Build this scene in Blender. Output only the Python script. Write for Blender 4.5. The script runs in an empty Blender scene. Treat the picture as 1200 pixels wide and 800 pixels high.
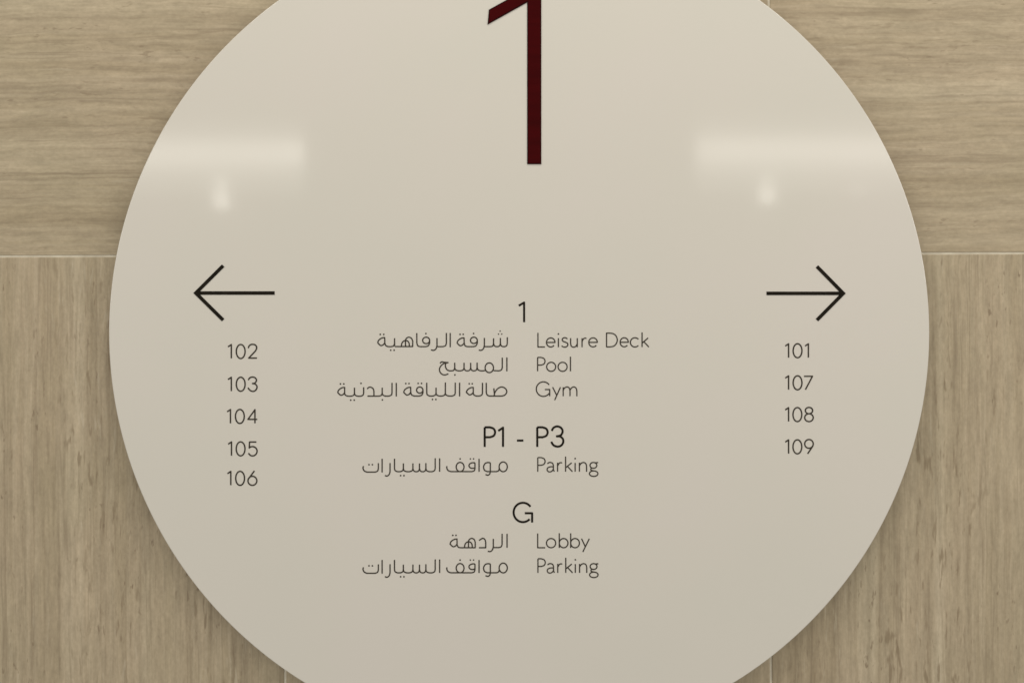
import bpy, bmesh, math, random
import numpy as np

R = math.radians
scene = bpy.context.scene
col = scene.collection

# ------------------------------------------------------------------ camera
D = 1.35                 # metres from the lens to the face of the sign
K = 0.001054             # metres per photograph pixel on the face of the sign
CX, CY = 600.0, 399.6
cam = bpy.data.cameras.new('camera')
cam_o = bpy.data.objects.new('camera', cam)
col.objects.link(cam_o)
cam_o.location = (0, -D, 0)
cam_o.rotation_euler = (R(90), 0, 0)
cam.sensor_width = 36.0
cam.lens = 36.0 * D / (1200 * K)
cam.clip_start = 0.01
cam.clip_end = 100
scene.camera = cam_o

# ------------------------------------------------------------------ world: even indoor ambience
world = bpy.data.worlds.new('World')
scene.world = world
world.use_nodes = True
bg = world.node_tree.nodes['Background']
bg.inputs['Color'].default_value = (1.0, 0.980, 0.938, 1)
bg.inputs['Strength'].default_value = 0.61

# ------------------------------------------------------------------ lamps
def area(name, loc, target, sx, sy, power, color, spread=180):
    l = bpy.data.lights.new(name, 'AREA')
    l.shape = 'RECTANGLE'
    l.size, l.size_y = sx, sy
    l.energy = power
    l.color = color
    l.spread = R(spread)
    o = bpy.data.objects.new(name, l)
    col.objects.link(o)
    o.location = loc
    from mathutils import Vector
    d = Vector(target) - Vector(loc)
    o.rotation_euler = d.to_track_quat('-Z', 'Y').to_euler()
    return o

WARM = (1.0, 0.957, 0.885)
# ceiling light of the lobby, above and in front of the wall
area('ceiling_lamp', (0.0, -0.62, 1.55), (0, 0.0, -0.15), 2.6, 0.35, 15.6, WARM)
# unseen soft fill from both sides, stronger on the right
area('side_fill', (-1.9, -1.2, 0.5), (0, 0, 0), 0.9, 0.9, 4.0, WARM)
area('side_fill', (1.9, -1.2, 0.7), (0, 0, 0), 0.9, 0.9, 8.6, WARM)

# lamps of the opposite wall: light troughs and spots mirrored softly in the lacquer
DL = 2.2
def mirrored(name, x0, y0, x1, y1, radiance, color=WARM, DL=DL):
    """A rectangular lamp on the opposite wall whose reflection spans these photograph pixels."""
    s = (D + DL) / D * K
    w, h = (x1 - x0) * s, (y1 - y0) * s
    x, z = ((x0 + x1) / 2 - CX) * s, -((y0 + y1) / 2 - CY) * s
    return area(name, (x, -DL, z), (x, 0, z), w, h, 3.2 * radiance * math.pi * w * h, color)

COOL = (1.0, 0.96, 0.87)
for x0, x1, y, q in ((60, 356, 161, 1.0), (816, 1140, 158, 0.92)):
    for dy0, dy1, rad in ((-22, -7, 0.12), (-7, 2, 0.38), (2, 9, 0.85), (9, 28, 1.2), (28, 36, 0.85), (36, 48, 0.5), (48, 66, 0.24)):
        mirrored('wall_trough_lamp', x0, y + dy0, x1, y + dy1, rad * q, COOL)
mirrored('wall_trough_lamp', 336, 168, 356, 190, 0.22, COOL, 2.12)
mirrored('wall_spot_lamp', 253, 208, 265, 229, 1.3, COOL, 2.1)
mirrored('wall_spot_lamp', 251, 228, 268, 243, 2.3, COOL, 2.1)
mirrored('wall_spot_lamp', 893, 205, 905, 223, 1.0, COOL, 2.1)
mirrored('wall_spot_lamp', 891, 222, 908, 237, 2.1, COOL, 2.1)
mirrored('wall_spot_lamp', 997, 219, 1016, 227, 0.6, COOL, 2.1)

scene.view_settings.view_transform = 'Standard'
scene.view_settings.look = 'None'
scene.view_settings.exposure = 0
scene.view_settings.gamma = 1
scene.view_settings.use_curve_mapping = False
scene.render.engine = 'CYCLES'
scene.render.filter_size = 1.25

# ------------------------------------------------------------------ helpers
def tag(o, label=None, cat=None, kind=None):
    if label: o['label'] = label
    if cat: o['category'] = cat
    if kind: o['kind'] = kind

def link(name, mesh, mat=None, parent=None):
    if mat is not None and not mesh.materials:
        mesh.materials.append(mat)
    o = bpy.data.objects.new(name, mesh)
    col.objects.link(o)
    o.parent = parent
    return o

def new_mat(name):
    m = bpy.data.materials.new(name)
    m.use_nodes = True
    nt = m.node_tree
    return m, nt, nt.nodes['Principled BSDF']

def N(nt, kind, **kw):
    n = nt.nodes.new(kind)
    for k, v in kw.items():
        if k.startswith('i_'):
            n.inputs[k[2:].replace('_', ' ')].default_value = v
        else:
            setattr(n, k, v)
    return n

def ramp(nt, stops, fac):
    n = nt.nodes.new('ShaderNodeValToRGB')
    e = n.color_ramp.elements
    while len(e) < len(stops): e.new(0.5)
    for s, (p, c) in zip(e, stops):
        s.position = p
        s.color = c if len(c) == 4 else (*c, 1)
    nt.links.new(fac, n.inputs['Fac'])
    return n.outputs['Color']

def mix(nt, mode, fac, a, b):
    n = nt.nodes.new('ShaderNodeMix')
    n.data_type = 'RGBA'
    n.blend_type = mode
    for sock, v in ((n.inputs['Factor'], fac), (n.inputs[6], a), (n.inputs[7], b)):
        if hasattr(v, 'is_output'): nt.links.new(v, sock)
        else: sock.default_value = v
    return n.outputs[2]

# ------------------------------------------------------------------ materials
def vein_cut_stone(name, wave):
    """Beige vein-cut travertine, grain along the tile's own X axis; wave = how much the beds wander."""
    m, nt, b = new_mat(name)
    L = nt.links.new
    tc = N(nt, 'ShaderNodeTexCoord')
    oi = N(nt, 'ShaderNodeObjectInfo')
    rnd = N(nt, 'ShaderNodeMath', operation='MULTIPLY'); rnd.inputs[1].default_value = 23.0
    L(oi.outputs['Random'], rnd.inputs[0])
    base = N(nt, 'ShaderNodeVectorMath', operation='ADD')
    L(tc.outputs['Object'], base.inputs[0]); L(rnd.outputs[0], base.inputs[1])
    def warped(src, scale, amp):
        wm = N(nt, 'ShaderNodeMapping'); wm.inputs['Scale'].default_value = scale
        L(src, wm.inputs[0])
        wn = N(nt, 'ShaderNodeTexNoise'); wn.inputs['Scale'].default_value = 1.0; wn.inputs['Detail'].default_value = 3
        L(wm.outputs[0], wn.inputs['Vector'])
        sub = N(nt, 'ShaderNodeVectorMath', operation='SUBTRACT'); sub.inputs[1].default_value = (.5, .5, .5)
        L(wn.outputs['Color'], sub.inputs[0])
        sc = N(nt, 'ShaderNodeVectorMath', operation='MULTIPLY'); sc.inputs[1].default_value = amp
        L(sub.outputs[0], sc.inputs[0])
        w = N(nt, 'ShaderNodeVectorMath', operation='ADD')
        L(src, w.inputs[0]); L(sc.outputs[0], w.inputs[1])
        return w.outputs[0]
    big = warped(base.outputs[0], (3.0, 1, 5), (0, 0, 0.022 * wave))
    warp = warped(big, (26, 1, 40), (0.006, 0, 0.0045 * (0.5 + 0.5 * wave)))
    def noise(scale, detail, rough, dist=0.0):
        mp = N(nt, 'ShaderNodeMapping'); mp.inputs['Scale'].default_value = scale
        L(warp, mp.inputs[0])
        n = N(nt, 'ShaderNodeTexNoise'); n.inputs['Scale'].default_value = 1.0
        n.inputs['Detail'].default_value = detail; n.inputs['Roughness'].default_value = rough
        n.inputs['Distortion'].default_value = dist
        L(mp.outputs[0], n.inputs['Vector'])
        return n.outputs['Fac']
    # broad beds, some with a crisp border
    c = ramp(nt, [(0.26, (0.335, 0.266, 0.166)), (0.42, (0.379, 0.307, 0.198)), (0.49, (0.417, 0.342, 0.227)),
                  (0.505, (0.384, 0.310, 0.202)), (0.62, (0.427, 0.352, 0.235)), (0.76, (0.474, 0.400, 0.275))],
             noise((0.55, 1, 24), 4, 0.6))
    streak = noise((2.2, 1, 110), 4, 0.6)
    s = ramp(nt, [(0.28, (0.74, 0.72, 0.69)), (0.44, (0.955, 0.95, 0.94)), (0.58, (1.02, 1.02, 1.02)), (0.72, (1.14, 1.145, 1.15))], streak)
    c = mix(nt, 'MULTIPLY', 1.05 - 0.35 * wave, c, s)
    f = ramp(nt, [(0.3, (0.86, 0.855, 0.845)), (0.7, (1.11, 1.11, 1.11))], noise((30, 1, 190), 3, 0.6))
    c = mix(nt, 'MULTIPLY', 0.9, c, f)
    # mottled crystalline grain
    g = ramp(nt, [(0.3, (0.93, 0.925, 0.915)), (0.7, (1.06, 1.06, 1.06))], noise((190, 1, 330), 2, 0.6))
    c = mix(nt, 'MULTIPLY', 1.0, c, g)
    # short dark dashes along the grain, in clusters
    def dashes(scale, lo, hi, dark, amount, gate_scale, g0=0.48, g1=0.62):
        nonlocal c
        v = ramp(nt, [(lo, (0, 0, 0)), (hi, (amount * (1.1 - 0.5 * wave),) * 3)], noise(scale, 2, 0.55))
        q = ramp(nt, [(g0, (0, 0, 0)), (g1, (1, 1, 1))], noise(gate_scale, 2, 0.5))
        c = mix(nt, 'MIX', mix(nt, 'MULTIPLY', 1.0, v, q), c, dark)
    dashes((30, 1, 170), 0.60, 0.70, (0.215, 0.160, 0.092, 1), 0.75, (2.2, 1, 16))
    dashes((60, 1, 200), 0.64, 0.72, (0.190, 0.138, 0.080, 1), 0.80, (5, 1, 30))
    dashes((24, 1, 210), 0.63, 0.73, (0.53, 0.46, 0.33, 1), 0.45, (2.5, 1, 12))
    # thin wandering bedding seams
    def seams(scale, width, dark, amount, gate_scale):
        nonlocal c
        fld = noise(scale, 2, 0.5)
        d = N(nt, 'ShaderNodeMath', operation='SUBTRACT'); d.inputs[1].default_value = 0.5; L(fld, d.inputs[0])
        a = N(nt, 'ShaderNodeMath', operation='ABSOLUTE'); L(d.outputs[0], a.inputs[0])
        k = ramp(nt, [(0.0, (amount,) * 3), (width, (0, 0, 0))], a.outputs[0])
        q = ramp(nt, [(0.44, (0, 0, 0)), (0.62, (1, 1, 1))], noise(gate_scale, 3, 0.6))
        c = mix(nt, 'MIX', mix(nt, 'MULTIPLY', 1.0, k, q), c, dark)
    seams((0.9, 1, 30), 0.016, (0.240, 0.185, 0.115, 1), 0.55, (7, 1, 30))
    seams((1.6, 1, 64), 0.030, (0.250, 0.192, 0.118, 1), 0.5, (10, 1, 50))
    bl = ramp(nt, [(0.35, (0.96, 0.965, 0.96)), (0.65, (1.04, 1.03, 1.05))], noise((5, 1, 8), 3, 0.6))
    c = mix(nt, 'MULTIPLY', 1.0, c, bl)
    L(c, b.inputs['Base Color'])
    b.inputs['Roughness'].default_value = 0.50
    b.inputs['Specular IOR Level'].default_value = 0.35
    bp = N(nt, 'ShaderNodeBump'); bp.inputs['Strength'].default_value = 0.15; bp.inputs['Distance'].default_value = 0.0005
    L(streak, bp.inputs['Height']); L(bp.outputs[0], b.inputs['Normal'])
    return m

def grout_mat():
    m, nt, b = new_mat('cream_grout')
    tc = N(nt, 'ShaderNodeTexCoord')
    n = N(nt, 'ShaderNodeTexNoise'); n.inputs['Scale'].default_value = 60; n.inputs['Detail'].default_value = 4
    nt.links.new(tc.outputs['Object'], n.inputs['Vector'])
    c = ramp(nt, [(0.3, (0.50, 0.44, 0.33)), (0.7, (0.66, 0.60, 0.47))], n.outputs['Fac'])
    nt.links.new(c, b.inputs['Base Color'])
    b.inputs['Roughness'].default_value = 0.85
    return m

def lacquer():
    """Off-white satin lacquer with a faint orange-peel and barely uneven tone."""
    m, nt, b = new_mat('off_white_lacquer')
    L = nt.links.new
    tc = N(nt, 'ShaderNodeTexCoord')
    n = N(nt, 'ShaderNodeTexNoise'); n.inputs['Scale'].default_value = 4; n.inputs['Detail'].default_value = 3
    L(tc.outputs['Object'], n.inputs['Vector'])
    c = ramp(nt, [(0.35, (0.627, 0.592, 0.514)), (0.5, (0.634, 0.594, 0.517)), (0.65, (0.640, 0.594, 0.523))], n.outputs['Fac'])
    L(c, b.inputs['Base Color'])
    n2 = N(nt, 'ShaderNodeTexNoise'); n2.inputs['Scale'].default_value = 9.0; n2.inputs['Detail'].default_value = 5
    L(tc.outputs['Object'], n2.inputs['Vector'])
    r = N(nt, 'ShaderNodeMapRange'); r.inputs['To Min'].default_value = 0.055; r.inputs['To Max'].default_value = 0.100
    L(n2.outputs['Fac'], r.inputs['Value']); L(r.outputs[0], b.inputs['Roughness'])
    n3 = N(nt, 'ShaderNodeTexNoise'); n3.inputs['Scale'].default_value = 180; n3.inputs['Detail'].default_value = 3
    L(tc.outputs['Object'], n3.inputs['Vector'])
    bp = N(nt, 'ShaderNodeBump'); bp.inputs['Strength'].default_value = 0.05; bp.inputs['Distance'].default_value = 0.0002
    L(n3.outputs['Fac'], bp.inputs['Height']); L(bp.outputs[0], b.inputs['Normal'])
    return m

def ink(name, c0, c1, rough, scale=(60, 60, 60)):
    m, nt, b = new_mat(name)
    tc = N(nt, 'ShaderNodeTexCoord')
    mp = N(nt, 'ShaderNodeMapping'); mp.inputs['Scale'].default_value = scale
    nt.links.new(tc.outputs['Object'], mp.inputs[0])
    n = N(nt, 'ShaderNodeTexNoise'); n.inputs['Scale'].default_value = 1; n.inputs['Detail'].default_value = 4
    nt.links.new(mp.outputs[0], n.inputs['Vector'])
    c = ramp(nt, [(0.35, c0), (0.65, c1)], n.outputs['Fac'])
    nt.links.new(c, b.inputs['Base Color'])
    b.inputs['Roughness'].default_value = rough
    b.inputs['Specular IOR Level'].default_value = 0.05
    return m

STONE = vein_cut_stone('wavy_travertine', 1.0)
STONE_STRAIGHT = vein_cut_stone('straight_travertine', 0.3)
GROUT = grout_mat()
LACQ = lacquer()
BLACK = ink('black_vinyl', (0.010, 0.008, 0.005), (0.018, 0.014, 0.009), 0.5)
THIN = ink('dark_brown_vinyl', (0.038, 0.031, 0.023), (0.060, 0.050, 0.038), 0.5)
RED = ink('deep_red_acrylic', (0.036, 0.0009, 0.0012), (0.052, 0.0012, 0.0016), 0.3, (6, 6, 55))
DARKRED = ink('maroon_edge_shade', (0.018, 0.0018, 0.0014), (0.026, 0.0024, 0.002), 0.4)  # shading along the numeral's sides, put into the border colour
PLATE = ink('grey_mounting_plate', (0.16, 0.15, 0.13), (0.2, 0.19, 0.17), 0.6)

# ------------------------------------------------------------------ wall of stone tiles
WALL_Y = 0.023                       # stone face behind the face of the sign
F = (D + WALL_Y) / D * K             # metres per pixel at the stone
wall = bpy.data.objects.new('tiled_wall', None)
col.objects.link(wall)
wall.location = (0, WALL_Y, 0)
wall.rotation_euler = (0, R(-0.182), 0)
tag(wall, 'beige vein-cut travertine wall behind the round sign, grain running level above the joint and upright below', 'wall')

PITCH = 569.4 * F
JW = 2.9 * F
X0 = (332.9 - CX) * F                # left upright joint of the middle column
Z0 = -(298.1 - CY) * F               # level joint

def tile_mesh():
    h = (PITCH - JW) / 2
    bm = bmesh.new()
    bmesh.ops.create_cube(bm, size=1)
    bmesh.ops.scale(bm, vec=(2 * h, 0.012, 2 * h), verts=bm.verts)
    bmesh.ops.translate(bm, vec=(0, 0.006, 0), verts=bm.verts)
    ed = [e for e in bm.edges if all(v.co.y < 0.001 for v in e.verts)]
    bmesh.ops.bevel(bm, geom=ed, offset=0.0004, segments=1, affect='EDGES')
    me = bpy.data.meshes.new('tile')
    bm.to_mesh(me); bm.free()
    return me
TM = tile_mesh()
TM.materials.append(STONE)
TM2 = TM.copy(); TM2.materials[0] = STONE_STRAIGHT
random.seed(4)
for row in range(-2, 2):             # row 0 lies just below the level joint, row -1 just above
    for c in range(-2, 3):
        t = link('tile', TM2 if row % 2 == 0 else TM, None, wall)
        x = X0 + (c + 0.5) * PITCH
        z = Z0 - (row + 0.5) * PITCH
        t.location = (x, random.uniform(-0.0002, 0.0002), z)
        upright = (row % 2 == 0)
        t.rotation_euler = (0, R(90) if upright else 0, 0)
        if row in (0, -1) and -1 <= c <= 1:
            where = {-1: 'left', 0: 'middle', 1: 'right'}[c]
            t['label'] = ('travertine tile with upright grain below the joint, ' if upright else
                          'travertine tile with level grain above the joint, ') + where + ' column'

def box_mesh(name, x0, x1, y0, y1, z0, z1, mat):
    bm = bmesh.new()
    bmesh.ops.create_cube(bm, size=1)
    bmesh.ops.scale(bm, vec=(x1 - x0, y1 - y0, z1 - z0), verts=bm.verts)
    bmesh.ops.translate(bm, vec=((x0 + x1) / 2, (y0 + y1) / 2, (z0 + z1) / 2), verts=bm.verts)
    me = bpy.data.meshes.new(name)
    bm.to_mesh(me); bm.free()
    me.materials.append(mat)
    return me
link('grout', box_mesh('grout', X0 - 2 * PITCH, X0 + 3 * PITCH, 0.0009, 0.0115,
                       Z0 - 2 * PITCH, Z0 + 2 * PITCH, GROUT), None, wall)

# ------------------------------------------------------------------ the round sign
def W(px, py):
    return ((px - CX) * K, -(py - CY) * K)

SX, SZ = W(608.4, 389.4)
RAD = 480.9 * K
sign = bpy.data.objects.new('wall_sign', None)
col.objects.link(sign)
sign.location = (SX, 0, SZ)
tag(sign, 'large round off-white directory sign with dark red 1, arrows and room numbers', 'sign')

def disc_mesh(name, r, y0, y1, bevel, seg, mat):
    """Lathe about Y: front face at y0, back at y1, rounded front edge."""
    prof = [(0.0, y0)]
    nb = 4
    for i in range(nb + 1):
        a = math.pi / 2 * i / nb
        prof.append((r - bevel + bevel * math.sin(a), y0 + bevel - bevel * math.cos(a)))
    prof += [(r, y1), (0.0, y1)]
    verts, faces = [], []
    rings = []
    for (pr, py) in prof:
        if pr == 0:
            rings.append([len(verts)]); verts.append((0, py, 0))
        else:
            ring = []
            for k in range(seg):
                a = 2 * math.pi * k / seg
                ring.append(len(verts)); verts.append((pr * math.cos(a), py, pr * math.sin(a)))
            rings.append(ring)
    for a, b in zip(rings, rings[1:]):
        for k in range(seg):
            k2 = (k + 1) % seg
            if len(a) == 1: faces.append((a[0], b[k], b[k2]))
            elif len(b) == 1: faces.append((a[k], b[0], a[k2]))
            else: faces.append((a[k], b[k], b[k2], a[k2]))
    me = bpy.data.meshes.new(name)
    me.from_pydata(verts, [], faces)
    bm = bmesh.new(); bm.from_mesh(me)
    bmesh.ops.recalc_face_normals(bm, faces=bm.faces)
    for f in bm.faces:
        c = f.calc_center_median()
        f.smooth = abs(f.normal.y) < 0.99
    for e in bm.edges:
        if len(e.link_faces) == 2 and e.calc_face_angle(0) > R(50): e.smooth = False
    bm.to_mesh(me); bm.free()
    me.materials.append(mat)
    return me
disc = link('disc', disc_mesh('disc', RAD, 0.0, 0.0065, 0.0013, 360, LACQ), None, sign)
link('mounting_plate', disc_mesh('mounting_plate', RAD * 0.86, 0.0066, WALL_Y - 0.0003, 0.0005, 96, PLATE), None, sign)

# ------------------------------------------------------------------ lettering
# Every line is drawn as pen strokes in photograph pixels on the face of the sign; the strokes of
# a line are merged into one clean outline with a little thickness (cut vinyl).
def cr(pts, n=6):
    """smooth curve through points"""
    P = [np.array(p, float) for p in pts]
    P = [2 * P[0] - P[1]] + P + [2 * P[-1] - P[-2]]
    out = []
    for i in range(1, len(P) - 2):
        p0, p1, p2, p3 = P[i - 1:i + 3]
        for k in range(n):
            t = k / n
            out.append(0.5 * ((2 * p1) + (-p0 + p2) * t + (2 * p0 - 5 * p1 + 4 * p2 - p3) * t * t
                              + (-p0 + 3 * p1 - 3 * p2 + p3) * t ** 3))
    out.append(P[-2])
    return [tuple(p) for p in out]

def Ln(*p): return ('s', list(p))
def Cv(*p): return ('s', cr(p))
def Mx(*parts):
    """mixed: a list of points; sublists are smoothed"""
    out = []
    for q in parts:
        out += cr(q) if isinstance(q, list) else [q]
    return ('s', out)
def Arc(cx, cy, rx, ry, a0, a1, n=28):
    """angles in degrees, 0 = right, 90 = up"""
    return ('s', [(cx + rx * math.cos(R(a0 + (a1 - a0) * i / n)), cy - ry * math.sin(R(a0 + (a1 - a0) * i / n)))
                  for i in range(n + 1)])
def O(cx, cy, rx, ry=None): return Arc(cx, cy, rx, ry or rx, 0, 360, 36)
def Dot(x, y, r=0.95): return ('d', (x, y, r))
def U(xr, xl, top_r, top_l, base, rr=3.2):
    """a tooth down on the right, round bottom, tooth up on the left"""
    m = (xr + xl) / 2
    return Mx((xr, top_r), [(xr, base - rr - 0.8), (xr - 0.6, base - 1.6), ((xr + m) / 2 - .2, base - 0.25), (m, base),
                            ((xl + m) / 2 + .2, base - 0.25), (xl + 0.6, base - 1.6), (xl, base - rr - 0.8)], (xl, top_l))
def shift(st, dx, dy):
    out = []
    for k, v in st:
        if k == 's': out.append((k, [(x + dx, y + dy) for x, y in v]))
        else: out.append((k, (v[0] + dx, v[1] + dy, v[2])))
    return out

def stroke_mesh(name, strokes, width, step, thick, base_y, mat, blunt=True):
    xs, ys = [], []
    for k, v in strokes:
        if k == 's':
            xs += [p[0] for p in v]; ys += [p[1] for p in v]
        else:
            xs += [v[0] - v[2], v[0] + v[2]]; ys += [v[1] - v[2], v[1] + v[2]]
    pad = width + 2 * step
    ox, oy = min(xs) - pad, min(ys) - pad
    nx = int((max(xs) + pad - ox) / step) + 2
    ny = int((max(ys) + pad - oy) / step) + 2
    f = np.full((ny, nx), 9.0)
    hw = width / 2
    gx = ox + np.arange(nx) * step
    gy = oy + np.arange(ny) * step
    def window(xa, xb, ya, yb):
        m = hw + 3 * step
        i0 = max(0, int((xa - m - ox) / step)); i1 = min(nx, int((xb + m - ox) / step) + 2)
        j0 = max(0, int((ya - m - oy) / step)); j1 = min(ny, int((yb + m - oy) / step) + 2)
        return i0, i1, j0, j1
    for k, v in strokes:
        if k == 'd':
            x, y, r = v
            i0, i1, j0, j1 = window(x - r, x + r, y - r, y + r)
            X, Y = np.meshgrid(gx[i0:i1], gy[j0:j1])
            d = np.hypot(X - x, Y - y) - r
            f[j0:j1, i0:i1] = np.minimum(f[j0:j1, i0:i1], d)
            continue
        P = [v[0]]
        for p in v[1:]:
            if math.hypot(p[0] - P[-1][0], p[1] - P[-1][1]) > 1e-4: P.append(p)
        P = np.array(P, float)
        closed = np.hypot(*(P[0] - P[-1])) < 1e-3
        seg = np.hypot(*(P[1:] - P[:-1]).T)
        s = np.concatenate([[0], np.cumsum(seg)])
        t0 = (P[0] - P[1]) / seg[0]; t1 = (P[-1] - P[-2]) / seg[-1]
        for a in range(len(P) - 1):
            A, B = P[a], P[a + 1]
            i0, i1, j0, j1 = window(min(A[0], B[0]), max(A[0], B[0]), min(A[1], B[1]), max(A[1], B[1]))
            X, Y = np.meshgrid(gx[i0:i1], gy[j0:j1])
            ab = B - A
            u = np.clip(((X - A[0]) * ab[0] + (Y - A[1]) * ab[1]) / (ab @ ab), 0, 1)
            d = np.hypot(X - A[0] - u * ab[0], Y - A[1] - u * ab[1]) - hw
            if blunt and not closed:
                if s[a] < width * 1.2:
                    d = np.maximum(d, (X - P[0][0]) * t0[0] + (Y - P[0][1]) * t0[1])
                if s[-1] - s[a + 1] < width * 1.2:
                    d = np.maximum(d, (X - P[-1][0]) * t1[0] + (Y - P[-1][1]) * t1[1])
            f[j0:j1, i0:i1] = np.minimum(f[j0:j1, i0:i1], d)
    f = -f
    f[f == 0] = 1e-6
    verts, faces, vid = [], [], {}
    def node(j, i):
        k = (0, j, i)
        if k not in vid:
            vid[k] = len(verts); verts.append((ox + i * step, oy + j * step))
        return vid[k]
    def cross(j, i, j2, i2):
        if (j2, i2) < (j, i): j, i, j2, i2 = j2, i2, j, i
        k = (1, j, i, j2, i2)
        if k not in vid:
            t = f[j, i] / (f[j, i] - f[j2, i2])
            t = min(max(t, 0.04), 0.96)
            vid[k] = len(verts); verts.append((ox + (i + (i2 - i) * t) * step, oy + (j + (j2 - j) * t) * step))
        return vid[k]
    ins = f > 0
    act = ins[:-1, :-1] | ins[1:, :-1] | ins[:-1, 1:] | ins[1:, 1:]
    rim = []
    for j, i in zip(*np.nonzero(act)):
        cs = [(j, i), (j, i + 1), (j + 1, i + 1), (j + 1, i)]
        poly = []
        for a in range(4):
            A, B = cs[a], cs[(a + 1) % 4]
            if ins[A]: poly.append((node(*A), 0))
            if ins[A] != ins[B]: poly.append((cross(*A, *B), 1 if ins[A] else 2))
        faces.append([p[0] for p in poly])
        n = len(poly)
        for a in range(n):
            if poly[a][1] == 1 and poly[(a + 1) % n][1] == 2:
                rim.append((poly[a][0], poly[(a + 1) % n][0]))
    nv = len(verts)
    V3 = [(W(x, y)[0] - SX, base_y - thick, W(x, y)[1] - SZ) for x, y in verts]
    low = {}
    for e in rim:
        for q in e:
            if q not in low:
                low[q] = len(V3); V3.append((V3[q][0], base_y, V3[q][2]))
    faces = [tuple(q) for q in faces]
    for a, b in rim: faces.append((b, a, low[a], low[b]))
    me = bpy.data.meshes.new(name)
    me.from_pydata(V3, [], faces)
    me.materials.append(mat)
    return me

def text(name, strokes, width=1.45, step=0.3, mat=None, label=None, thick=0.00025, blunt=True):
    o = link(name, stroke_mesh(name, strokes, width, step, thick, 0.0, mat or THIN, blunt), None, sign)
    if label: o['label'] = label
    return o

# --- the big dark red 1
def prism(name, pts, y_front, y_back, mat, parent, loc_from=None):
    n = len(pts)
    v = [(W(x, y)[0] - SX, y_front, W(x, y)[1] - SZ) for x, y in pts] + \
        [(W(x, y)[0] - SX, y_back, W(x, y)[1] - SZ) for x, y in pts]
    fs = [tuple(range(n)), tuple(range(2 * n - 1, n - 1, -1))] + \
         [(i, i + n, (i + 1) % n + n, (i + 1) % n) for i in range(n)]
    me = bpy.data.meshes.new(name)
    me.from_pydata(v, [], fs)
    bm = bmesh.new(); bm.from_mesh(me)
    bmesh.ops.recalc_face_normals(bm, faces=bm.faces)
    bm.to_mesh(me); bm.free()
    me.materials.append(mat)
    return link(name, me, None, parent)
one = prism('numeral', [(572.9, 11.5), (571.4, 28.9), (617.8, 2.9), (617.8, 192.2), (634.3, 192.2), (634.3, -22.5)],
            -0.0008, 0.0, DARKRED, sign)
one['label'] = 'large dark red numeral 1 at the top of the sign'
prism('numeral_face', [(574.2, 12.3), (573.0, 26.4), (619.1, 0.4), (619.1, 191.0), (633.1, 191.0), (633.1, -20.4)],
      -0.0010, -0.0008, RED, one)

# --- arrows
def arrow(tipx, tail, ax, ay0, ay1, y, w, label):
    s = 1 if tipx < tail else -1
    c = tipx + s * w * 0.7071
    e = w / 2 / math.sqrt(2)
    st = []
    for ay in (ay0, ay1):
        dx, dy = c - ax, y - ay
        L_ = math.hypot(dx, dy)
        st.append(Ln((ax, ay), (c + dx / L_ * w / 2, y + dy / L_ * w / 2)))
    st.append(Ln((c + s * w * 0.3, y), (tail, y)))
    return text('arrow', st, w, 0.35, BLACK, label, 0.0004)
arrow(226.6, 321.9, 261.6, 310.9, 374.6, 342.9, 4.1, 'thin black arrow pointing left')
arrow(991.1, 898.2, 957.3, 311.8, 374.6, 343.3, 4.1, 'thin black arrow pointing right')

# --- room numbers
def dig(ch, x, b, x1):
    """digit; x = centre (stem for 1), b = baseline; x1 unused width hook"""
    if ch == '1': return [Ln((x, b), (x, b - 16.1), (x - 3.9, b - 13.5))]
    if ch == '0': return [O(x, b - 8.0, 5.15, 8.2)]
    if ch == '2': return [Mx([(x - 5.1, b - 11.9), (x - 4.4, b - 14.2), (x - 2.6, b - 15.9), (x, b - 16.4), (x + 2.8, b - 15.7),
                              (x + 4.5, b - 13.4), (x + 4.3, b - 10.8), (x + 2.8, b - 8.2)], (x - 4.7, b - 0.3), (x + 5.0, b - 0.3))]
    if ch == '3': return [Cv((x - 5.1, b - 12.8), (x - 4.2, b - 14.6), (x - 2.5, b - 16), (x, b - 16.4), (x + 2.7, b - 15.6),
                             (x + 4.3, b - 13.4), (x + 4.0, b - 11.2), (x + 2.2, b - 9.3), (x - 0.9, b - 8.8)),
                          Cv((x - 0.3, b - 8.8), (x + 2.6, b - 8.3), (x + 4.6, b - 6.4), (x + 5.0, b - 4.2), (x + 3.8, b - 1.4),
                             (x + 1.8, b), (x - 0.4, b + 0.3), (x - 3.2, b - 0.9), (x - 5.6, b - 3.9))]
    if ch == '4': return [Ln((x + 2.9, b), (x + 2.9, b - 15.9), (x - 5.3, b - 4.6), (x + 5.6, b - 4.6))]
    if ch == '5': return [Mx((x + 4.6, b - 16.0), (x - 3.4, b - 16.0), (x - 3.8, b - 9.0),
                             [(x - 3.7, b - 9.2), (x - 1.8, b - 10.4), (x + 0.8, b - 10.6), (x + 3.6, b - 9.3), (x + 5.2, b - 6.8),
                              (x + 5.2, b - 3.9), (x + 3.6, b - 1.2), (x + 0.9, b + 0.2), (x - 2.2, b - 0.3), (x - 4.8, b - 2.9)])]
    if ch == '6': return [O(x, b - 5.1, 5.2, 5.3), Ln((x + 2.4, b - 16.8), (x - 4.4, b - 7.6))]
    if ch == '7': return [Ln((x - 5.6, b - 15.6), (x + 4.3, b - 15.6), (x - 4.0, b + 0.1))]
    if ch == '8': return [O(x, b - 12.7, 4.3, 3.7), O(x, b - 4.4, 5.0, 4.6)]
    if ch == '9': return [O(x, b - 11.4, 5.0, 5.1), Ln((x + 4.6, b - 9.0), (x - 1.6, b + 0.2))]

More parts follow.
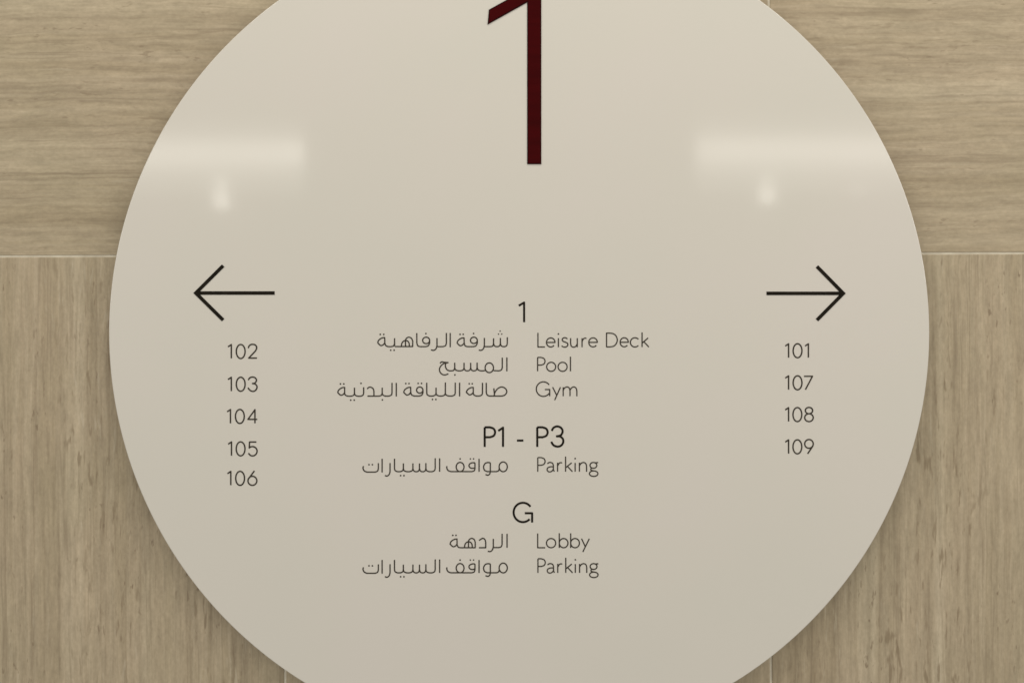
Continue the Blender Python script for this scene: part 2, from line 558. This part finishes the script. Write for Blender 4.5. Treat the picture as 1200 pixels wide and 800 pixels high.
def room(s, x, b, dz, third):
    st = dig('1', x, b, 0) + dig('0', x + dz, b, 0) + dig(s[2], third, b, 0)
    text('room_number', st, 1.65, 0.3, THIN, 'room number %s' % s)
room('102', 271.1, 419.3, 11.0, 296.2)
room('103', 271.1, 457.6, 11.0, 296.2)
room('104', 270.1, 495.3, 11.0, 295.9)
room('105', 271.3, 533.2, 10.7, 295.9)
room('106', 270.5, 567.7, 10.9, 295.8)
room('101', 924.1, 418.4, 10.5, 947.3)
room('107', 924.1, 455.9, 10.5, 947.8)
room('108', 924.1, 493.1, 10.3, 948.0)
room('109', 924.1, 530.8, 10.3, 948.0)

# --- latin lower case
def e_(x, y, r=4.9, ry=5.3):
    return [Mx((x - r, y), (x + r, y), [(x + r * math.cos(R(a)), y - ry * math.sin(R(a))) for a in range(0, 321, 20)])]
def P_(x, t, b, r, m):
    """x stem, t top, b bottom, r right of the bowl, m bottom of the bowl"""
    h = (m - t) / 2
    c = r - h * 1.02
    return [Ln((x, b), (x, t)), Mx((x, t), [(c, t), (c + (r - c) * .72, t + h * .3), (r, t + h), (c + (r - c) * .72, m - h * .3), (c, m)], (x, m))]
def n_(x, xr, t, b):
    w = xr - x
    return [Ln((x, t), (x, b)), Mx([(x, t + 3.6), (x + w * .22, t + 0.9), (x + w * .58, t - 0.3), (x + w * .9, t + 1.2), (xr, t + 4.4)], (xr, b))]
def r_(x, t, b, w=5.2):
    return [Ln((x, t), (x, b)), Cv((x, t + 4.0), (x + w * .3, t + 1.0), (x + w * .65, t - 0.1), (x + w, t + 0.3))]
def k_(x, t, xt, b, w=7.6):
    return [Ln((x, t), (x, b)), Ln((x + w * .93, xt), (x + 0.4, b - 4.9)), Ln((x + 2.1, b - 6.3), (x + w + .4, b))]
def y_(x0, x1, t, mx, my, ex, ey):
    return [Ln((x0, t), (mx, my)), Ln((x1, t), (ex, ey))]

ENG = dict(width=1.4, mat=THIN)
leisure = [Ln((630.4, 389.4), (630.4, 406.0), (638.6, 406.0))] + e_(645.4, 400.7, 5.0) \
    + [Ln((654.4, 395.7), (654.4, 406.3)), Dot(654.4, 390.8)] \
    + [Cv((664.9, 396.6), (663.4, 395.5), (661.3, 395.2), (659.3, 396.1), (658.9, 397.9), (660.0, 399.4), (662.2, 400.3),
          (664.6, 401.4), (665.5, 403.3), (664.5, 405.2), (662.2, 406.2), (659.9, 405.8), (658.1, 404.6))] \
    + [Mx((668.7, 395.6), [(668.7, 402), (669.4, 404.8), (671.7, 406.2), (674.5, 405.5), (676.4, 402.5)]), Ln((676.5, 395.6), (676.5, 406.3))] \
    + r_(682.1, 395.7, 406.3) + e_(695.0, 400.6, 5.0) \
    + [Mx((715.2, 389.8), (710.8, 389.8), (710.8, 405.9), (715.2, 405.9)),
       Cv((715.0, 389.8), (718.6, 390.5), (721.8, 392.9), (723.4, 397.6), (722.2, 402), (719.2, 405), (715.0, 405.9))] \
    + e_(731.5, 400.5, 4.8) + [Arc(744.1, 400.6, 5.4, 5.4, 42, 318)] + k_(752.4, 388.9, 395.4, 406.1)
text('english_line', leisure, label='line reading Leisure Deck', **ENG)
pool = P_(630.0, 418.2, 434.4, 638.7, 427.2) + [O(645.9, 429.2, 5.3), O(659.3, 429.2, 5.3), Ln((668.5, 417.4), (668.5, 434.4))]
text('english_line', pool, label='line reading Pool', **ENG)
gym = [Mx([(636.8 + 8.3 * math.cos(R(a)), 455.3 - 8.5 * math.sin(R(a))) for a in range(36, 325, 12)]),
       Ln((638.5, 455.8), (644.2, 455.8), (644.2, 463.6))] + y_(647.6, 656.8, 453.0, 652.3, 462.3, 650.0, 468.2) \
    + n_(660.0, 668.0, 453.0, 463.6) + [Mx([(668.0, 456.6), (669.7, 454), (672.4, 452.7), (675.0, 454.1), (676.0, 457.4)], (676.0, 463.6))]
text('english_line', gym, label='line reading Gym', **ENG)
parking = P_(630.2, 535.4, 551.9, 638.8, 544.4) \
    + [Mx([(641.5, 542.6), (643.0, 541.4), (645.1, 541.1), (647.4, 542.0), (648.5, 544.4)], (648.5, 549.6), (649.6, 551.8)),
       Cv((648.5, 546.2), (645.0, 546.2), (642.0, 547.4), (641.1, 549.4), (642.0, 551.4), (644.4, 552.2), (647.0, 551.1), (648.5, 548.8))] \
    + r_(653.4, 541.4, 551.9, 5.4) + k_(662.8, 534.2, 541.5, 551.9) + [Ln((674.0, 541.6), (674.0, 551.9)), Dot(674.0, 536.6)] \
    + n_(679.0, 687.4, 541.4, 551.9) \
    + [O(695.4, 544.5, 4.0, 3.4), Cv((697.6, 541.6), (699.2, 541.3), (701.0, 541.3)),
       Cv((693.6, 547.4), (692.4, 548.7), (692.7, 550.1), (695.5, 550.9)), O(695.7, 554.2, 5.0, 3.2)]
text('english_line', parking, label='line reading Parking, under P1 - P3', **ENG)
text('english_line', shift(parking, 0.2, 118.4), label='line reading Parking, lowest on the sign', **ENG)
lobby = [Ln((630.1, 624.2), (630.1, 640.9), (638.9, 640.9)), O(645.8, 635.5, 5.4),
         Ln((655.4, 624.0), (655.4, 641.1)), O(660.5, 635.5, 5.1, 5.4), Ln((668.8, 624.0), (668.8, 641.1)), O(673.9, 635.5, 5.1, 5.4)] \
    + y_(681.5, 690.6, 630.3, 686.0, 639.9, 683.0, 645.8)
text('english_line', lobby, label='line reading Lobby', **ENG)

# --- headings
HD = dict(width=2.45, step=0.3, mat=BLACK)
text('heading', [Ln((614.2, 377.0), (614.2, 354.0), (608.0, 357.7))], label='heading 1', **HD)
p1p3 = P_(568.0, 500.0, 522.9, 580.2, 511.6) + [Ln((589.5, 522.9), (589.5, 500.4), (583.9, 504.2)), Ln((605.8, 515.5), (613.4, 515.5))] \
    + P_(629.6, 500.0, 522.9, 641.8, 511.6) \
    + [Cv((646.6, 504.2), (648.3, 500.9), (651.0, 499.3), (653.8, 499.0), (657.2, 500.4), (659.2, 503.6), (658.7, 507.2), (656.4, 509.7), (651.6, 510.6)),
       Cv((652.4, 510.6), (656.4, 510.8), (659.4, 513.3), (660.1, 516.8), (658.7, 520.2), (655.6, 522.3), (652.0, 522.4), (648.4, 520.7), (646.0, 516.9))]
text('heading', p1p3, label='heading P1 - P3', **HD)
G = [Mx([(612.8 + 10.9 * math.cos(R(a)), 599.6 - 11.3 * math.sin(R(a))) for a in range(36, 323, 10)]),
     Ln((615.0, 600.5), (623.6, 600.5), (623.6, 611.4))]
text('heading', G, label='heading G', **HD)

# --- arabic
AR = dict(width=1.45, mat=THIN)
def teh_stem_loop(xs, top, yb):
    """loop of a final teh marbuta to the left of its stem (xs), loop bottom at yb"""
    return Cv((xs, top + .4), (xs - 3.2, top + 1.0), (xs - 6.6, top + 3.2), (xs - 8.0, top + 6.0), (xs - 7.2, yb - 2.2),
              (xs - 4.6, yb), (xs - 1.8, yb - 0.8), (xs, yb - 3.0))

def deck_ar():
    B = 405.6
    s = [U(594.5, 586.4, 394.6, 395.4, B), U(586.4, 578.4, 395.4, 395.8, B),
         Mx((578.4, 395.8), [(578.4, 402), (577.4, 404.8), (574.8, B)], (567.8, B)),
         Mx((567.6, 395.4), [(567.6, 404.2), (566.6, 407.8), (564.0, 409.9), (561.0, 409.6)]),
         Dot(588.0, 390.9, .8), Dot(584.2, 390.9, .8), Dot(586.1, 387.4, .8)]
    # fa + teh marbuta
    s += [O(555.3, 398.2, 4.0, 3.7), Mx([(559.2, 397.8), (559.3, 401.5), (557.6, 404.7), (554.8, B)], [(547.6, B), (545.2, 404.6), (544.0, 401.8)], (543.8, 394.8)),
          teh_stem_loop(543.8, 394.8, 404.5), Dot(555.0, 390.2), Dot(539.1, 391.2), Dot(542.8, 391.2)]
    # alef lam ra
    s += [Ln((527.6, 389.6), (527.6, 406.3)), Mx((523.1, 389.6), [(523.1, 401.8), (521.9, 404.6), (519.0, B)], (512.2, B)),
          Mx((512.1, 395.6), [(512.1, 404.2), (511.1, 407.8), (508.5, 409.9), (505.0, 409.4)])]
    # fa alef
    s += [O(499.4, 398.3, 4.1, 3.8), Mx([(503.4, 398.0), (503.4, 401.5), (501.7, 404.7), (498.6, B)], [(492.2, B), (489.6, 404.5), (488.5, 401.4)], (488.4, 389.8)),
          Dot(499.1, 390.3)]
    # heh yeh teh
    s += [Mx((462.8, 405.5), (483.6, 405.5), [(483.7, 399.2), (482.2, 395.9), (479.0, 394.5), (476.3, 395.9), (475.0, 398.4)]),
          Ln((475.2, 398.4), (475.2, 405.5)),
          Cv((470.4, 405.5), (470.9, 401.9), (472.6, 399.5), (475.2, 398.4), (478.0, 399.4), (479.5, 402.0), (479.7, 405.5)),
          Ln((462.4, 395.7), (462.4, 405.2)),
          Mx((462.4, 395.7), [(462.4, 402.3), (461.0, 404.9), (458.4, B)], [(454.8, B), (452.2, 404.4), (451.0, 401.6)], (450.8, 394.5)),
          teh_stem_loop(450.8, 394.5, 404.3), Dot(445.6, 391.3), Dot(449.7, 391.3), Dot(457.9, 409.8), Dot(461.9, 409.8)]
    return s
text('arabic_line', deck_ar(), label='Arabic line beside Leisure Deck', **AR)

def pool_ar():
    B = 433.9
    return [Ln((594.0, 418.2), (594.0, 434.5)), Mx((588.6, 418.4), [(588.6, 430.4), (587.3, 433.0), (584.4, B)], (578.4, 433.6)),
            O(573.4, 430.3, 4.9, 5.7), Mx((569.2, 432.9), [(568.3, 433.5), (566.5, B)], [(563.2, B), (560.3, 432.8), (559.2, 430.2)], (559.1, 424.3)),
            U(559.1, 551.6, 424.3, 424.5, B), U(551.6, 543.8, 424.5, 424.5, B), U(543.8, 532.9, 424.5, 424.4, B),
            Mx((532.9, 424.4), [(532.9, 430.5), (531.6, 433.3), (529.0, B)], [(526.8, B), (523.9, 432.6), (522.2, 429.5), (522.0, 426.4), (523.4, 424.2)]),
            Cv((515.6, 425.0), (517.6, 423.5), (520.8, 423.9), (525.6, 424.3)),
            Cv((525.6, 424.3), (521.0, 425.0), (517.2, 427.6), (515.0, 431.6), (515.7, 435.3), (518.2, 438.0), (521.6, 438.7), (525.4, 437.4)),
            Dot(533.1, 438.6)]
text('arabic_line', pool_ar(), label='Arabic line beside Pool', **AR)

def gym_ar():
    B = 463.4
    s = [Mx((579.2, B), [(588.4, B), (592.0, 461.9), (593.9, 458.4), (592.4, 454.7), (588.2, 452.8), (583.8, 454.3), (580.8, 457.8), (579.2, 461.4)], (579.2, B)),
         Ln((578.7, 454.3), (579.4, 461.2)),
         Mx((579.2, B), [(573.4, B), (570.8, 462.0), (569.9, 459.4)], (569.8, 447.9)),
         U(565.4, 554.6, 447.9, 452.8, B), teh_stem_loop(554.6, 452.8, 462.0), Dot(549.9, 449.0), Dot(553.4, 449.0),
         Ln((538.6, 447.8), (538.6, 463.8)), U(533.5, 521.9, 447.7, 447.5, B), U(521.9, 511.0, 447.5, 453.6, B), U(511.0, 500.1, 453.6, 447.9, B),
         Dot(506.8, 467.4), Dot(510.8, 467.4),
         O(491.9, 456.4, 3.7, 3.6), Mx([(495.5, 456.0), (495.6, 459.6), (494.2, 462.3), (491.2, B)], [(485.6, B), (482.6, 462.2), (481.4, 459.8)], (481.2, 452.6)),
         teh_stem_loop(481.2, 452.6, 462.2), Dot(490.0, 448.6), Dot(494.0, 448.6), Dot(475.6, 448.8), Dot(479.3, 448.8),
         Ln((464.4, 448.0), (464.4, 463.9)), U(459.4, 447.9, 448.0, 453.6, B + .1),
         Mx((447.9, 453.6), [(447.9, 460.4), (446.4, 462.8), (443.4, B + .1)], (430.6, B + .1)),
         Mx((438.2, B), [(438.2, 458), (437.4, 455.0), (435.0, 453.2), (432.4, 453.2), (430.3, 455.0)]), Dot(448.1, 467.9),
         U(426.2, 415.4, 453.1, 453.6, B + .2), U(415.4, 403.9, 453.6, 452.8, B + .2), teh_stem_loop(403.9, 452.8, 462.4),
         Dot(423.1, 448.6), Dot(411.0, 468.2), Dot(415.1, 468.2), Dot(399.0, 449.2), Dot(402.9, 449.2)]
    return s
text('arabic_line', gym_ar(), label='Arabic line beside Gym', **AR)

def parking_ar():
    B = 551.8
    return [O(589.7, 546.2, 4.8, 5.7), Mx([(585.2, 548.2), (584.2, 550.8), (581.8, B)], (574.6, B)),
            Mx((574.6, 541.4), [(574.6, 551.8), (573.9, 554.6), (571.7, 556.0), (568.9, 555.2)]),
            Mx((574.6, 541.4), [(571.4, 541.1), (568.5, 542.3), (566.7, 546.1), (567.8, 550.1), (570.9, B)], (574.6, B)),
            Ln((561.4, 536.8), (561.4, 552.0)),
            Mx((556.6, 541.5), [(556.6, 548.4), (555.6, 550.9), (552.9, B)], [(528.4, B), (525.3, 550.6), (523.7, 548.0), (523.7, 545.4)]),
            Cv((556.6, 541.5), (553.2, 541.5), (550.4, 542.9), (549.6, 545.1), (551.0, 547.3), (553.8, 548.0), (556.6, 547.4)),
            Dot(551.2, 536.9, .85), Dot(555.0, 536.9, .85),
            O(539.2, 546.4, 4.6, 5.4), Dot(539.2, 536.9),
            Ln((515.2, 536.2), (515.2, 552.0)), U(510.0, 499.1, 536.2, 541.8, B + .1), U(499.1, 491.6, 541.8, 542.2, B + .1),
            U(491.6, 483.9, 542.2, 542.2, B + .1), U(483.9, 472.7, 542.2, 542.2, B + .1), U(472.7, 462.3, 542.2, 536.8, B + .1),
            Dot(469.5, 556.5), Dot(473.4, 556.5),
            Mx((457.1, 541.8), [(457.1, 551.8), (456.2, 555.0), (453.8, 557.0), (451.0, 556.4)]),
            Ln((447.8, 536.8), (447.8, 552.8)),
            Mx((443.4, 541.9), [(443.4, 548.4), (442.4, 551.2), (439.6, 552.4)], [(430.0, 552.4), (427.0, 551.0), (425.4, 548.0), (425.9, 545.4)]),
            Dot(432.4, 543.7), Dot(436.4, 543.7)]
text('arabic_line', parking_ar(), label='Arabic line beside Parking, under P1 - P3', **AR)
text('arabic_line', shift(parking_ar(), 0, 118.4), label='Arabic line beside the lowest Parking', **AR)

def lobby_ar():
    B = 640.9
    return [Ln((594.2, 624.6), (594.2, 640.9)), Mx((588.4, 624.6), [(588.4, 637.2), (587.2, 639.8), (584.5, B - .2)], (578.4, B - .2)),
            Mx((578.1, 630.5), [(578.1, 639.4), (577.1, 643.2), (574.6, 645.4), (571.6, 645.0)]),
            Mx((561.2, B), (569.2, B), [(569.2, 634.4), (568.2, 631.3), (565.4, 629.9), (561.4, 632.4)]),
            Mx((538.8, B), (556.9, B), [(556.9, 634.4), (555.6, 631.2), (552.6, 629.9), (550.0, 631.4), (548.6, 634.2)]),
            Ln((549.0, 634.0), (549.0, B)),
            Cv((544.3, B), (544.9, 637.2), (546.6, 634.8), (549.0, 633.9), (551.7, 634.8), (553.2, 637.4), (553.5, B)),
            Mx([(539.4, B), (537.0, 640.1), (535.7, 637.6)], (535.5, 630.0)), teh_stem_loop(535.5, 630.2, 639.7),
            Dot(530.6, 626.4), Dot(534.4, 626.4)]
text('arabic_line', lobby_ar(), label='Arabic line beside Lobby', **AR)
